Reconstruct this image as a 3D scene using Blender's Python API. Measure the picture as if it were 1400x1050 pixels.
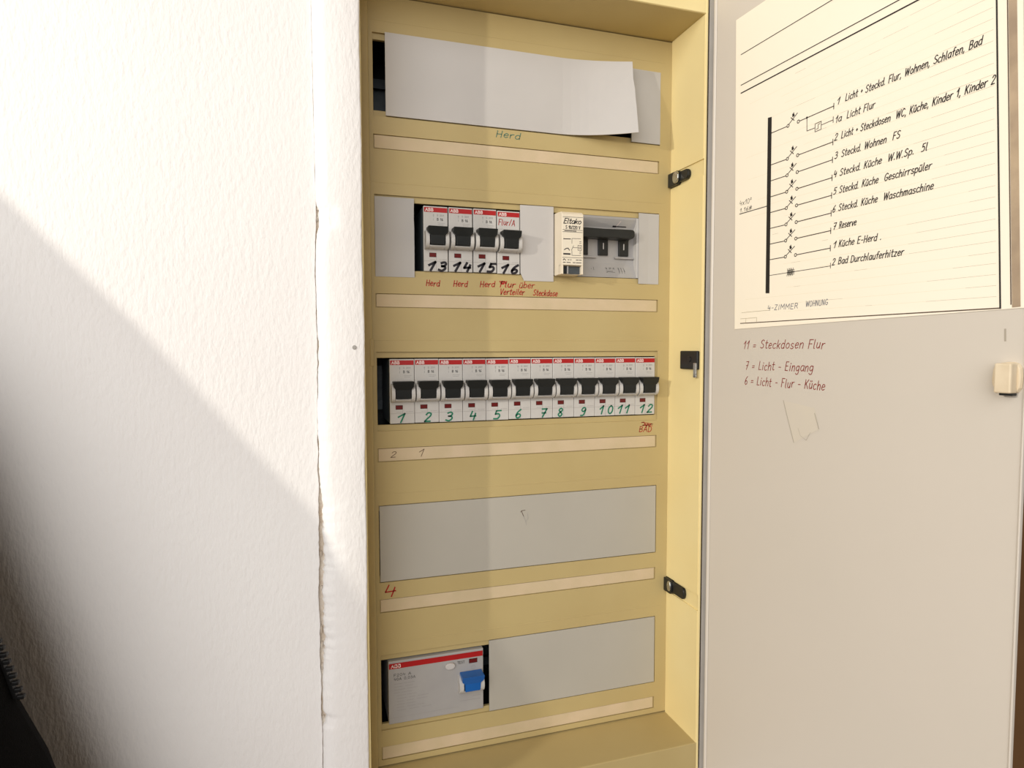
import bpy, math, random
from mathutils import Matrix, Vector

for _o in list(bpy.data.objects):
    bpy.data.objects.remove(_o)
SC = bpy.context.scene
COL = SC.collection
ZO = 1500.0            # the cabinet's middle breaker row hangs 1.5 m above the floor (all lengths in mm)


def V(x, y, z):
    return Vector((x * .001, y * .001, (z + ZO) * .001))


def lin(c):
    return tuple((v / 255 / 12.92) if v / 255 <= .04045 else ((v / 255 + .055) / 1.055) ** 2.4 for v in c)


# ------------------------------------------------------------------ camera
cam_d = bpy.data.cameras.new('camera')
cam = bpy.data.objects.new('camera', cam_d)
COL.objects.link(cam)
cam_d.sensor_fit = 'HORIZONTAL'
cam_d.sensor_width = 36.0
cam_d.lens = 877.94 / 1400 * 36
cam_d.clip_start = .01
cam_d.clip_end = 50
_R = Matrix.Rotation(-.309134, 3, 'Z') @ Matrix.Rotation(-.05482, 3, 'X') @ Matrix.Rotation(.002417, 3, 'Y')
_right, _fwd, _up = _R.col[0], _R.col[1], _R.col[2]
_M = Matrix((( _right[0], _up[0], -_fwd[0]), (_right[1], _up[1], -_fwd[1]), (_right[2], _up[2], -_fwd[2]))).to_4x4()
_M.translation = V(-160.94, -456.45, 29.9)
cam.matrix_world = _M
SC.camera = cam

# ------------------------------------------------------------------ world, lamps, exposure
world = bpy.data.worlds.new('room_light')
SC.world = world
world.use_nodes = True
_bg = world.node_tree.nodes['Background']
_bg.inputs[0].default_value = (1.0, .80, .63, 1)
_bg.inputs[1].default_value = .135


def point_lamp(name, loc, power, radius, color):
    d = bpy.data.lights.new(name, 'POINT')
    d.energy = power
    d.shadow_soft_size = radius
    d.color = color
    o = bpy.data.objects.new(name, d)
    COL.objects.link(o)
    o.location = V(*loc)
    return o


def area_lamp(name, loc, target, power, size, color):
    d = bpy.data.lights.new(name, 'AREA')
    d.shape = 'DISK'
    d.size = size
    d.energy = power
    d.color = color
    o = bpy.data.objects.new(name, d)
    COL.objects.link(o)
    o.location = V(*loc)
    o.rotation_euler = (V(*target) - V(*loc)).to_track_quat('-Z', 'Y').to_euler()
    return o


LAMP_A = (-1000, -480, 275)
LAMP_B = (-950, -1720, 560)
point_lamp('side_lamp', LAMP_A, 20.5, .009, (1.0, .94, .83))
area_lamp('ceiling_lamp', LAMP_B, (-100, 0, 0), 40.0, 2.10, (1.0, .985, .965))

SC.view_settings.view_transform = 'Standard'
SC.view_settings.look = 'None'
SC.view_settings.exposure = 0.0
SC.view_settings.gamma = 1.0
SC.view_settings.use_curve_mapping = False


# ------------------------------------------------------------------ materials
def mat(name, rgb, rough=.5, rgb2=None, nscale=8.0, bump=0.0, bscale=400.0, bstretch=(1, 1, 1), spec=.4, metal=0.0, bdist=.001, detail=4.0):
    m = bpy.data.materials.new(name)
    m.use_nodes = True
    nt = m.node_tree
    b = nt.nodes['Principled BSDF']
    b.inputs['Base Color'].default_value = (*lin(rgb), 1)
    b.inputs['Roughness'].default_value = rough
    b.inputs['Metallic'].default_value = metal
    b.inputs['Specular IOR Level'].default_value = spec
    tc = nt.nodes.new('ShaderNodeTexCoord')
    if rgb2:
        n = nt.nodes.new('ShaderNodeTexNoise')
        n.inputs['Scale'].default_value = nscale
        n.inputs['Detail'].default_value = 5
        r = nt.nodes.new('ShaderNodeValToRGB')
        r.color_ramp.elements[0].position = .35
        r.color_ramp.elements[1].position = .68
        r.color_ramp.elements[0].color = (*lin(rgb), 1)
        r.color_ramp.elements[1].color = (*lin(rgb2), 1)
        nt.links.new(tc.outputs['Object'], n.inputs['Vector'])
        nt.links.new(n.outputs['Fac'], r.inputs['Fac'])
        nt.links.new(r.outputs['Color'], b.inputs['Base Color'])
    if bump:
        mp = nt.nodes.new('ShaderNodeMapping')
        mp.inputs['Scale'].default_value = bstretch
        n = nt.nodes.new('ShaderNodeTexNoise')
        n.inputs['Scale'].default_value = bscale
        n.inputs['Detail'].default_value = detail
        bp = nt.nodes.new('ShaderNodeBump')
        bp.inputs['Strength'].default_value = bump
        bp.inputs['Distance'].default_value = bdist
        nt.links.new(tc.outputs['Object'], mp.inputs['Vector'])
        nt.links.new(mp.outputs['Vector'], n.inputs['Vector'])
        nt.links.new(n.outputs['Fac'], bp.inputs['Height'])
        nt.links.new(bp.outputs['Normal'], b.inputs['Normal'])
    return m


M = {
    'plaster': mat('plaster', (240, 237, 234), .85, (236, 232, 229), 6, .5, 460, (1, 1, .42), .25, bdist=.0010),
    'plaster_bare': mat('bare_plaster', (206, 198, 186), .9, (172, 152, 130), 60, .8, 500, spec=.2),
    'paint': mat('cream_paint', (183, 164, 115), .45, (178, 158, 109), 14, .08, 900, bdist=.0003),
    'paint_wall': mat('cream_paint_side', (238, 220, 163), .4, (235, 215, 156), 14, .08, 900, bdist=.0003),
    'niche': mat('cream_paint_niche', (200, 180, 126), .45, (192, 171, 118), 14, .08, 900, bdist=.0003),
    'strip': mat('label_strip', (194, 176, 141), .6, (204, 183, 152), 45, .1, 700, bdist=.0003),
    'card': mat('grey_card', (178, 175, 172), .75, (182, 179, 176), 30, .06, 1500, bdist=.0003, spec=.2),
    'card_white': mat('white_card', (188, 184, 180), .75, (192, 188, 184), 20, .06, 1500, bdist=.0003, spec=.2),
    'plate': mat('grey_plate', (171, 166, 155), .5, (174, 169, 158), 20, .06, 1500, bdist=.0003),
    'door': mat('door_grey', (207, 199, 187), .42, (211, 202, 190), 5, .1, 1400, bdist=.0003),
    'white_plastic': mat('white_plastic', (193, 190, 185), .35, (189, 185, 180), 120),
    'grey_plastic': mat('grey_plastic', (160, 157, 155), .4, (165, 162, 159), 60),
    'cream_plastic': mat('cream_plastic', (224, 212, 190), .4, (229, 217, 196), 60),
    'black_plastic': mat('black_plastic', (24, 26, 26), .38, (30, 32, 31), 80),
    'slot_dark': mat('slot_dark', (20, 23, 25), .6, (28, 31, 33), 30),
    'steel': mat('zinc_steel', (84, 90, 94), .5, (66, 72, 76), 90, metal=.3),
    'screw': mat('screw_steel', (190, 190, 185), .25, (165, 165, 160), 200, metal=.9),
    'red': mat('red_print', (168, 24, 26), .45, (162, 22, 24), 80),
    'window_red': mat('indicator_red', (104, 26, 24), .3, (92, 22, 22), 300),
    'window_rim': mat('indicator_rim', (52, 22, 20), .5, (60, 26, 24), 300),
    'blue': mat('blue_plastic', (24, 92, 168), .35, (28, 98, 176), 80),
    'brand_white': mat('brand_white', (236, 214, 208), .5),
    'print_grey': mat('print_grey', (150, 147, 144), .6),
    'print_dark': mat('print_dark', (96, 94, 92), .6),
    'line_grey': mat('line_grey', (158, 153, 147), .7),
    'ink_black': mat('ink_black', (30, 26, 32), .5),
    'ink_red': mat('ink_red', (164, 32, 26), .55),
    'ink_red_pen': mat('ink_red_pen', (140, 58, 50), .55),
    'ink_green': mat('ink_green', (28, 112, 84), .55),
    'ink_green_pale': mat('ink_green_pale', (72, 112, 96), .55),
    'ink_brown': mat('ink_brown', (84, 60, 40), .55),
    'ink_blue': mat('ink_blue', (60, 68, 96), .6),
    'ink_paper': mat('ink_paper', (34, 30, 28), .6),
    'rule_paper': mat('rule_paper', (228, 218, 188), .7),
    'rule_paper_dark': mat('rule_paper_dark', (186, 174, 146), .7),
    'copy_band': mat('copy_band', (158, 138, 116), .7, (186, 164, 136), 60),
    'copy_line': mat('copy_line', (88, 70, 54), .7),
    'paper': mat('paper', (248, 238, 218), .8, (249, 240, 222), 7, spec=.15),
    'flange': mat('flange_grey', (158, 154, 150), .45, (150, 146, 142), 40),
    'housing': mat('breaker_housing', (92, 100, 104), .5, (82, 90, 94), 40),
    'relay_label': mat('relay_label', (224, 214, 194), .6, (228, 218, 198), 60),
    'tape': mat('clear_tape', (209, 200, 186), .35, (211, 202, 186), 30),
    'tape_edge': mat('tape_edge', (172, 162, 147), .5),
    'latch_beige': mat('latch_beige', (226, 210, 182), .5, (214, 196, 166), 90),
    'nail': mat('nail_grey', (160, 156, 150), .5),
    'cloth': mat('black_cloth', (8, 8, 8), .95, (11, 10, 10), 60, .5, 1200, spec=.1),
    'zip': mat('zip_black', (10, 10, 10), .5),
    'wood': mat('brown_wood', (120, 86, 52), .45, (104, 72, 42), 12, .1, 200, (1, 1, .1)),
    'floor': mat('floor_wood', (128, 98, 68), .5, (112, 84, 58), 4),
    'glass_rim': mat('bright_chrome', (225, 205, 170), .15, metal=.9),
}


# ------------------------------------------------------------------ mesh building
def root_org(o):
    x = Vector((0, 0, 0))
    while o is not None:
        x += o.location
        o = o.parent
    return x


def cr(pts, n=4, closed=False):
    """Catmull-Rom through points of any dimension"""
    out = []
    k = len(pts)
    rng = range(k if closed else k - 1)
    for i in rng:
        p1, p2 = pts[i], pts[(i + 1) % k]
        p0 = pts[i - 1] if (i > 0 or closed) else p1
        p3 = pts[(i + 2) % k] if (i + 2 < k or closed) else p2
        for j in range(n):
            t = j / n
            out.append(tuple(.5 * (2 * b + (c - a) * t + (2 * a - 5 * b + 4 * c - d) * t * t + (3 * b - a - 3 * c + d) * t ** 3)
                             for a, b, c, d in zip(p0, p1, p2, p3)))
    if not closed:
        out.append(tuple(pts[-1]))
    return out


class MB:
    def __init__(self):
        self.v, self.f = [], []

    def add(self, vs, fs):
        o = len(self.v)
        self.v += [tuple(p) for p in vs]
        self.f += [tuple(i + o for i in f) for f in fs]
        return self

    def box(self, x0, x1, y0, y1, z0, z1):
        vs = [(x0, y0, z0), (x1, y0, z0), (x1, y1, z0), (x0, y1, z0), (x0, y0, z1), (x1, y0, z1), (x1, y1, z1), (x0, y1, z1)]
        return self.add(vs, [(0, 3, 2, 1), (4, 5, 6, 7), (0, 1, 5, 4), (1, 2, 6, 5), (2, 3, 7, 6), (3, 0, 4, 7)])

    def prism(self, poly, lo, hi, axis):
        """polygon extruded along an axis: 'y' poly=(x,z); 'x' poly=(y,z); 'z' poly=(x,y)"""
        def P(a, b, t):
            return {'y': (a, t, b), 'x': (t, a, b), 'z': (a, b, t)}[axis]
        n = len(poly)
        vs = [P(a, b, lo) for a, b in poly] + [P(a, b, hi) for a, b in poly]
        fs = [tuple(range(n)), tuple(range(2 * n - 1, n - 1, -1))]
        for i in range(n):
            j = (i + 1) % n
            fs.append((i, i + n, j + n, j))
        return self.add(vs, fs)

    def disc(self, cx, cz, rx, rz, y0, y1, n=24):
        return self.prism([(cx + rx * math.cos(2 * math.pi * i / n), cz + rz * math.sin(2 * math.pi * i / n)) for i in range(n)], y0, y1, 'y')

    def grid(self, rows, closed=False):
        n = len(rows[0])
        vs = [p for r in rows for p in r]
        fs = []
        for i in range(len(rows) - 1):
            for j in range(n if closed else n - 1):
                k = (j + 1) % n
                fs.append((i * n + j, i * n + k, (i + 1) * n + k, (i + 1) * n + j))
        return self.add(vs, fs)

    def plate(self, x0, x1, z0, z1, y0, y1, holes):
        """flat plate with rectangular holes, front at y0, back at y1"""
        xs = sorted({x0, x1, *[h[0] for h in holes], *[h[1] for h in holes]})
        zs = sorted({z0, z1, *[h[2] for h in holes], *[h[3] for h in holes]})

        def solid(i, j):
            if not (0 <= i < len(xs) - 1 and 0 <= j < len(zs) - 1):
                return False
            cx, cz = (xs[i] + xs[i + 1]) / 2, (zs[j] + zs[j + 1]) / 2
            return not any(h[0] < cx < h[1] and h[2] < cz < h[3] for h in holes)
        for i in range(len(xs) - 1):
            for j in range(len(zs) - 1):
                if not solid(i, j):
                    continue
                a, b, c, d = xs[i], xs[i + 1], zs[j], zs[j + 1]
                self.add([(a, y0, c), (b, y0, c), (b, y0, d), (a, y0, d)], [(0, 1, 2, 3)])
                self.add([(a, y1, c), (b, y1, c), (b, y1, d), (a, y1, d)], [(3, 2, 1, 0)])
                for di, dj, p, q in ((-1, 0, (a, c), (a, d)), (1, 0, (b, d), (b, c)), (0, -1, (b, c), (a, c)), (0, 1, (a, d), (b, d))):
                    if not solid(i + di, j + dj):
                        self.add([(p[0], y0, p[1]), (q[0], y0, q[1]), (q[0], y1, q[1]), (p[0], y1, p[1])], [(0, 1, 2, 3)])
        return self

    def build(self, name, m, parent=None, bevel=0, smooth=False, seg=2):
        org = root_org(parent)
        me = bpy.data.meshes.new(name)
        me.from_pydata([tuple(V(*p) - org) for p in self.v], [], self.f)
        me.validate()
        import bmesh
        bm = bmesh.new()
        bm.from_mesh(me)
        bmesh.ops.remove_doubles(bm, verts=bm.verts, dist=1e-6)
        bmesh.ops.recalc_face_normals(bm, faces=bm.faces)
        bm.to_mesh(me)
        bm.free()
        me.materials.append(M[m])
        if smooth:
            me.polygons.foreach_set('use_smooth', [True] * len(me.polygons))
        o = bpy.data.objects.new(name, me)
        COL.objects.link(o)
        o.parent = parent
        if bevel:
            b = o.modifiers.new('bevel', 'BEVEL')
            b.width = bevel * .001
            b.segments = seg
            b.limit_method = 'ANGLE'
            b.angle_limit = math.radians(40)
        return o


def thing(name, label, cat, loc, group=None):
    o = bpy.data.objects.new(name, None)
    o.empty_display_size = .01
    COL.objects.link(o)
    o.location = V(*loc)
    tag(o, label, cat, group)
    return o


def tag(o, label, cat, group=None):
    o['label'] = label
    o['category'] = cat
    if group:
        o['group'] = group
    return o


def struct(o):
    o['kind'] = 'structure'
    return o


# ------------------------------------------------------------------ stroke lettering
G = {
    'a': (.5, "~.45,.55 .25,.62 .05,.45 .05,.15 .2,0 .35,.08 .45,.3;.45,.6 .45,.1 .5,0"),
    'b': (.5, ".05,1 .05,0;~.05,.42 .25,.62 .45,.45 .45,.15 .25,0 .05,.12"),
    'c': (.45, "~.42,.52 .25,.62 .05,.45 .05,.15 .22,0 .42,.08"),
    'd': (.5, "~.45,.5 .25,.62 .05,.45 .05,.15 .22,0 .45,.15;.45,1 .45,0"),
    'e': (.46, "~.05,.32 .42,.38 .36,.58 .2,.62 .05,.42 .06,.12 .22,0 .42,.1"),
    'f': (.38, "~.42,.95 .3,1 .2,.85 .18,0;.03,.6 .36,.6"),
    'g': (.5, "~.42,.52 .25,.62 .05,.45 .05,.2 .2,.05 .42,.22;~.45,.6 .45,0 .38,-.28 .2,-.36 .02,-.24"),
    'h': (.48, ".05,1 .05,0;~.05,.38 .25,.62 .42,.5 .42,0"),
    'i': (.2, ".08,.6 .08,0;.1,.8 .12,.88"),
    'k': (.45, ".05,1 .05,0;.4,.6 .05,.25;.15,.35 .42,0"),
    'l': (.22, "~.07,1 .07,.15 .18,0"),
    'm': (.7, ".05,.6 .05,0;~.05,.42 .2,.62 .33,.5 .33,0;~.33,.42 .48,.62 .62,.5 .62,0"),
    'n': (.48, ".05,.6 .05,0;~.05,.38 .25,.62 .42,.5 .42,0"),
    'o': (.5, "~.25,.62 .06,.45 .06,.15 .25,0 .44,.15 .44,.45 .25,.62"),
    'p': (.5, ".05,.6 .05,-.35;~.05,.42 .25,.62 .45,.45 .45,.15 .25,0 .05,.12"),
    'r': (.38, ".05,.6 .05,0;~.05,.36 .18,.56 .38,.6"),
    's': (.44, "~.4,.55 .22,.62 .07,.5 .12,.36 .36,.25 .4,.1 .22,0 .03,.08"),
    't': (.38, "~.16,.95 .16,.12 .28,0 .36,.05;.0,.64 .36,.66"),
    'u': (.48, "~.05,.6 .05,.14 .22,0 .42,.2;.42,.6 .42,0"),
    'ü': (.48, "~.05,.6 .05,.14 .22,0 .42,.2;.42,.6 .42,0;.12,.78 .13,.88;.32,.78 .33,.88"),
    'v': (.44, ".03,.6 .2,0 .42,.6"),
    'x': (.44, ".05,.6 .4,0;.4,.6 .05,0"),
    'z': (.45, ".05,.6 .4,.6 .04,0 .42,0"),
    'A': (.6, ".02,0 .3,1 .56,0;.12,.36 .48,.36"),
    'B': (.56, ".06,0 .06,1;~.06,1 .4,.95 .44,.75 .36,.56 .06,.52;~.06,.52 .42,.48 .5,.25 .4,.04 .06,0"),
    'C': (.58, "~.52,.85 .32,1 .08,.75 .06,.3 .26,0 .52,.14"),
    'D': (.6, ".06,0 .06,1;~.06,1 .4,.92 .54,.6 .5,.25 .34,.04 .06,0"),
    'E': (.52, ".46,1 .06,1 .06,0 .46,0;.06,.52 .4,.52"),
    'F': (.5, ".06,0 .06,1 .48,1;.06,.54 .4,.54"),
    'G': (.6, "~.52,.85 .32,1 .08,.75 .06,.3 .26,0 .5,.12 .52,.4;.3,.42 .54,.42"),
    'H': (.58, ".06,0 .06,1;.5,0 .5,1;.06,.5 .5,.5"),
    'I': (.2, ".1,0 .1,1"),
    'K': (.54, ".06,0 .06,1;.48,1 .06,.4;.18,.55 .5,0"),
    'L': (.46, ".06,1 .06,0 .44,0"),
    'M': (.7, ".04,0 .08,1 .34,.35 .6,1 .64,0"),
    'N': (.6, ".06,0 .06,1 .5,0 .5,1"),
    'O': (.62, "~.3,1 .06,.75 .06,.25 .3,0 .54,.25 .54,.75 .3,1"),
    'P': (.52, ".06,0 .06,1;~.06,1 .4,.95 .48,.75 .38,.52 .06,.48"),
    'Q': (.64, "~.3,1 .06,.75 .06,.25 .3,0 .54,.25 .54,.75 .3,1;.36,.25 .6,-.05"),
    'R': (.56, ".06,0 .06,1;~.06,1 .4,.95 .46,.75 .36,.54 .06,.5;.26,.5 .52,0"),
    'S': (.54, "~.48,.88 .28,1 .08,.82 .14,.6 .42,.42 .48,.18 .26,0 .04,.12"),
    'T': (.52, ".02,1 .5,1;.26,1 .26,0"),
    'U': (.58, "~.06,1 .06,.2 .28,0 .5,.2 .5,1"),
    'V': (.56, ".02,1 .26,0 .52,1"),
    'W': (.8, ".02,1 .18,0 .4,.9 .58,0 .78,1"),
    'Z': (.52, ".04,1 .48,1 .04,0 .5,0"),
    '0': (.5, "~.25,1 .06,.75 .06,.25 .25,0 .44,.25 .44,.75 .25,1"),
    '1': (.36, ".04,.62 .28,1 .24,0"),
    '2': (.5, "~.06,.78 .2,1 .42,.9 .4,.62 .2,.3 .04,.0;.04,0 .46,.02"),
    '3': (.5, "~.08,.9 .28,1 .42,.82 .34,.58 .18,.54;~.18,.54 .4,.48 .46,.24 .28,0 .05,.1"),
    '4': (.5, ".12,1 .04,.42 .46,.46;.4,.75 .34,0"),
    '5': (.5, ".46,1 .12,.98 .1,.58;~.1,.58 .32,.62 .44,.38 .34,.06 .05,.04"),
    '6': (.5, "~.38,1 .16,.7 .05,.3 .18,0 .4,.1 .42,.36 .24,.48 .07,.3"),
    '7': (.48, ".04,.98 .44,1 .2,0;.1,.5 .4,.5"),
    '8': (.5, "~.25,.52 .08,.75 .25,1 .42,.78 .25,.52 .06,.25 .25,0 .44,.25 .25,.52"),
    '9': (.5, "~.42,.72 .24,.5 .08,.7 .22,1 .42,.85 .4,.4 .28,.05 .06,.02"),
    '.': (.2, ".08,0 .1,.07"), ',': (.2, ".1,.08 .04,-.16"), '-': (.4, ".05,.42 .34,.42"), '=': (.5, ".05,.5 .38,.52;.05,.28 .38,.3"),
    '+': (.36, ".17,.3 .17,.62;.02,.46 .32,.46"), '/': (.4, ".02,-.05 .36,1"), ' ': (.34, ""), '_': (.5, ".0,0 .5,0"), '|': (.2, ".1,0 .1,1"),
    '²': (.3, "~.04,.9 .14,1 .22,.9 .04,.6;.04,.6 .24,.6"), '#': (.5, ".1,0 .2,1;.3,0 .4,1;.0,.35 .48,.35;.02,.65 .5,.65"),
}


def glyph(ch):
    w, s = G[ch]
    lines = []
    for part in s.split(';'):
        if not part:
            continue
        sm = part.startswith('~')
        pts = [tuple(float(q) for q in p.split(',')) for p in part.lstrip('~').split()]
        lines.append(cr(pts, 4) if sm else pts)
    return w, lines


def text_lines(s, slant=.2, gap=.14, jit=0.0, seed=1):
    rnd = random.Random(seed)
    x, out = 0, []
    for ch in s:
        w, ls = glyph(ch)
        dy = rnd.uniform(-jit, jit)
        k = 1 + rnd.uniform(-jit, jit)
        for l in ls:
            out.append([(x + px * k + (py + dy) * slant, (py + dy)) for px, py in l])
        x += w + gap
    return out, max(x - gap, .05)


class Surf:
    """a flat face to write on: o + right*s + up*t, ink standing a hair proud of it"""
    def __init__(self, o, right, up):
        self.o, self.r, self.u = Vector(o), Vector(right), Vector(up)
        self.n = self.r.cross(self.u).normalized()

    def p(self, s, t, d=0.0):
        return tuple(self.o + self.r * s + self.u * t + self.n * d)


def ribbons(mb, surf, lines, w, d=.12, th=None):
    parts = []
    for l in lines:
        cur = [l[0]]
        for i in range(1, len(l)):
            cur.append(l[i])
            if i + 1 < len(l):
                a_ = math.atan2(l[i][1] - l[i - 1][1], l[i][0] - l[i - 1][0])
                b_ = math.atan2(l[i + 1][1] - l[i][1], l[i + 1][0] - l[i][0])
                if abs((b_ - a_ + math.pi) % (2 * math.pi) - math.pi) > 1.1:
                    parts.append(cur)
                    cur = [l[i]]
        parts.append(cur)
    for l in parts:
        n = len(l)
        if n < 2:
            continue
        L, Rr = [], []
        for i in range(n):
            a = l[max(i - 1, 0)]
            b = l[min(i + 1, n - 1)]
            dx, dy = b[0] - a[0], b[1] - a[1]
            q = math.hypot(dx, dy) or 1
            dx, dy = dx / q, dy / q
            x, y = l[i]
            if i == 0:
                x, y = x - dx * w * .4, y - dy * w * .4
            if i == n - 1:
                x, y = x + dx * w * .4, y + dy * w * .4
            k = w / 2
            if 0 < i < n - 1:
                e1 = (l[i][0] - a[0], l[i][1] - a[1])
                e2 = (b[0] - l[i][0], b[1] - l[i][1])
                m1, m2 = math.hypot(*e1) or 1, math.hypot(*e2) or 1
                c = (e1[0] * e2[0] + e1[1] * e2[1]) / (m1 * m2)
                k *= min(1.6, 1 / max(.4, math.sqrt(max(0, (1 + c) / 2))))
            L.append(surf.p(x - dy * k, y + dx * k, d))
            Rr.append(surf.p(x + dy * k, y - dx * k, d))
        mb.grid([Rr, L])
    return mb


def write(name, s, m, parent, surf, x, y, h, width=None, weight=.3, slant=.2, jit=.03, seed=1, gap=.14, d=.12):
    ls, w = text_lines(s, slant, gap, jit, seed)
    kx = (width / w) if width else h
    ls = [[(x + a * kx, y + b * h) for a, b in l] for l in ls]
    return ribbons(MB(), surf, ls, weight, d).build(name, m, parent)


def draw(name, lines, m, parent, surf, w, d=.12):
    o = ribbons(MB(), surf, lines, w, d).build(name, m, parent)
    if name == 'print':
        o['kind'] = 'stuff'
    return o


def rect_on(mb, surf, s0, s1, t0, t1, d=.12):
    return mb.add([surf.p(s0, t0, d), surf.p(s1, t0, d), surf.p(s1, t1, d), surf.p(s0, t1, d)], [(0, 1, 2, 3)])


def circle_pts(cx, cy, r, n=14, ry=None):
    return [(cx + r * math.cos(2 * math.pi * i / n), cy + (ry or r) * math.sin(2 * math.pi * i / n)) for i in range(n + 1)]


PANEL = Surf((0, 0, 0), (1, 0, 0), (0, 0, 1))

# ================================================================== the setting
rnd = random.Random(7)
ZS = [-1500, -800, -420] + [-330 + 1.6 * i for i in range(401)] + [420, 700, 1000]


def interp(tab, z):
    if z >= tab[0][0]:
        return tab[0][1]
    for (z0, a), (z1, b) in zip(tab, tab[1:]):
        if z0 >= z >= z1:
            return a + (b - a) * (z0 - z) / (z0 - z1)
    return tab[-1][1]


GAP = [(300, .0), (240, .1), (122, .12), (118, .5), (114, 1.7), (104, 1.5), (99, .7), (94, .35), (75, .3), (40, .35), (36, .8), (30, .9), (26, .4), (21, .9), (17, .4), (4, .5), (-4, .12),
       (-24, .2), (-28, .8), (-40, .5), (-52, .9), (-60, 1.4), (-68, 2.2), (-80, 2.3), (-92, 2.5), (-110, 2.6), (-125, 1.9), (-133, 2.6), (-142, 2.2), (-152, 2.9), (-165, 2.2), (-176, 1.3), (-188, .8),
       (-200, .6), (-204, 2.4), (-208, 2.0), (-211, .5), (-235, .45), (-330, .4)]
CRX = [(300, -154.2), (240, -154.4), (114, -153.9), (78, -155.0), (29, -154.6), (-8, -155.3), (-68, -155.6), (-100, -155.5), (-147, -156.3), (-207, -155.9), (-234, -156.2), (-330, -156.5)]
walk, wl = [], 0
for z in ZS:
    wl = wl * .8 + rnd.uniform(-.22, .22)
    walk.append(wl)
wallx, beadx = [], []
for z, q in zip(ZS, walk):
    g = interp(GAP, z)
    g = max(.03, g * (1 + rnd.uniform(-.25, .25)))
    x = interp(CRX, z) + q * min(1.0, .25 + g)
    wallx.append(x)
    beadx.append(interp(CRX, z) + (g if g > .2 else .04) + .2 * q * min(1, g))
m = MB()
rows = []
for z, x in zip(ZS, wallx):
    rows.append([(-1600, -40, z), (-700, -40, z), (-330, -40, z), (-165, -40, z), (x - .6, -40, z), (x - .15, -39.9, z), (x, -39.4, z), (x + .05, -34, z)])
m.grid(rows)
struct(m.build('wall_left', 'plaster'))
# ragged plaster strip with a rounded bead on its left side
m = MB()
rows = []
e2 = 0
for z, x in zip(ZS, beadx):
    e2 = e2 * .9 + rnd.uniform(-.10, .10)
    ed = -126.6 - max(0, -z) * .004 + e2 + .25 * math.sin(z * .05)
    if abs(z - 31 + 0) < 1:
        ed -= .2
    rows.append([(x, -34, z), (x, -39.8, z), (x + .4, -41.2, z), (x + 1.4, -42.8, z), (x + 2.9, -44.4, z), (x + 4.6, -45.6, z), (x + 6.4, -46.4, z), (-146.2, -46.8, z),
                 (-138, -47, z), (ed - 1.2, -47, z), (ed - .3, -46.7, z), (ed, -46.0, z), (ed + .15, -43, z), (ed + .1, -8, z)])
m.grid(rows)
bead = struct(m.build('trim_1', 'plaster', smooth=True))
MB().box(-166, -140, -38.3, -33.5, -1500, 1000).build('crack_filling', 'plaster_bare', bead)
# loose plaster flakes along the crack
for i, (z, w_, h_) in enumerate(((116, 1.2, 2.2), (110, .8, 3.5), (-99, 1.0, 4.0), (-121, 1.3, 3.2), (-148, 1.2, 6.5), (-158, 1.4, 5.0), (-172, 1.0, 5.0), (-205, 1.0, 1.8))):
    x = interp(CRX, z) + .5
    MB().prism([(x, z - h_ / 2), (x + w_ * .7, z - h_ * .3), (x + w_, z + h_ * .2), (x + w_ * .4, z + h_ / 2), (x - .2, z + h_ * .1)], -39.4, -36, 'y').build('plaster_flake', 'plaster_bare', bead, .15)
m = MB()
m.box(145, 1500, -40, 160, -1500, 1000)
m.box(-126, 145, -40, 160, 292, 1000)
m.box(-126, 145, -40, 160, -1500, -296)
struct(m.build('wall_right', 'plaster'))
struct(MB().box(-1600, 1500, -2600, 160, -1520, -1500).build('floor', 'floor'))
# brown wooden door leaf further right, only a sliver shows past the cabinet door
d1 = MB().box(380, 1180, -62, -41, -1498, 600).build('door_1', 'wood', None, 2)
struct(d1)
MB().box(372, 392, -70, -41, -1498, 600).build('door_frame', 'wood', d1, 2)

nail = MB().disc(-132.7, 31, 1.35, 1.35, -47.6, -46, 14).build('nail_head', 'nail', None, .3)
tag(nail, 'small round grey nail head in the white plaster strip left of the cabinet', 'nail')

# ================================================================== the cabinet
cab = thing('distribution_cabinet', 'cream metal fuse cabinet set in the wall with its grey door open', 'cabinet', (0, 0, -272))
ROWS = [108.757 * (2 - i) for i in range(5)]
ox0, ox1, oh = -114.5, 107.9, 27.9
ix0, ix1, ih = -114.1, 106.4, 23.7
holes = [(ox0, ox1, r - oh, r + oh) for r in ROWS] + [(-114.6, 107.6, r - 49.9, r - 40.1) for r in ROWS]
# corner trims keep the strip recesses rounded
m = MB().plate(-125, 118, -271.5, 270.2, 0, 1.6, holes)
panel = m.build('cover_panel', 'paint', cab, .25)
for k, r in enumerate(ROWS):
    m = MB().plate(ox0 - 1, ox1 + 1, r - oh - 1, r + oh + 1, 1.6, 4.2, [(ix0, ix1, r - ih, r + ih)])
    m.build('slot_frame', 'paint', panel, .2)
    MB().plate(-113.9, 106.6, r - 49.4, r - 40.5, .5, 1.4, []).build('label_strip', 'strip', cab, .2)
    MB().box(-118, 112, 1.45, 2.6, r - 51, r - 39).build('strip_backing', 'paint', panel)
    # dark compartment with its mounting rail behind every slot
    m = MB()
    m.box(-122, -119, 4.3, 60, r - 33, r + 33)
    m.box(113, 116, 4.3, 60, r - 33, r + 33)
    m.box(-122, 116, 58, 60, r - 33, r + 33)
    m.box(-122, 116, 4.3, 60, r + 31, r + 33)
    m.box(-122, 116, 4.3, 60, r - 33, r - 31)
    m.build('compartment', 'slot_dark', cab)
    m = MB()
    m.box(-118, 112, 50, 51.5, r - 17, r - 10)
    m.box(-118, 112, 50, 51.5, r + 10, r + 17)
    m.box(-118, 112, 55, 56.5, r - 12, r + 12)
    m.build('mounting_rail', 'steel', cab)
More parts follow.
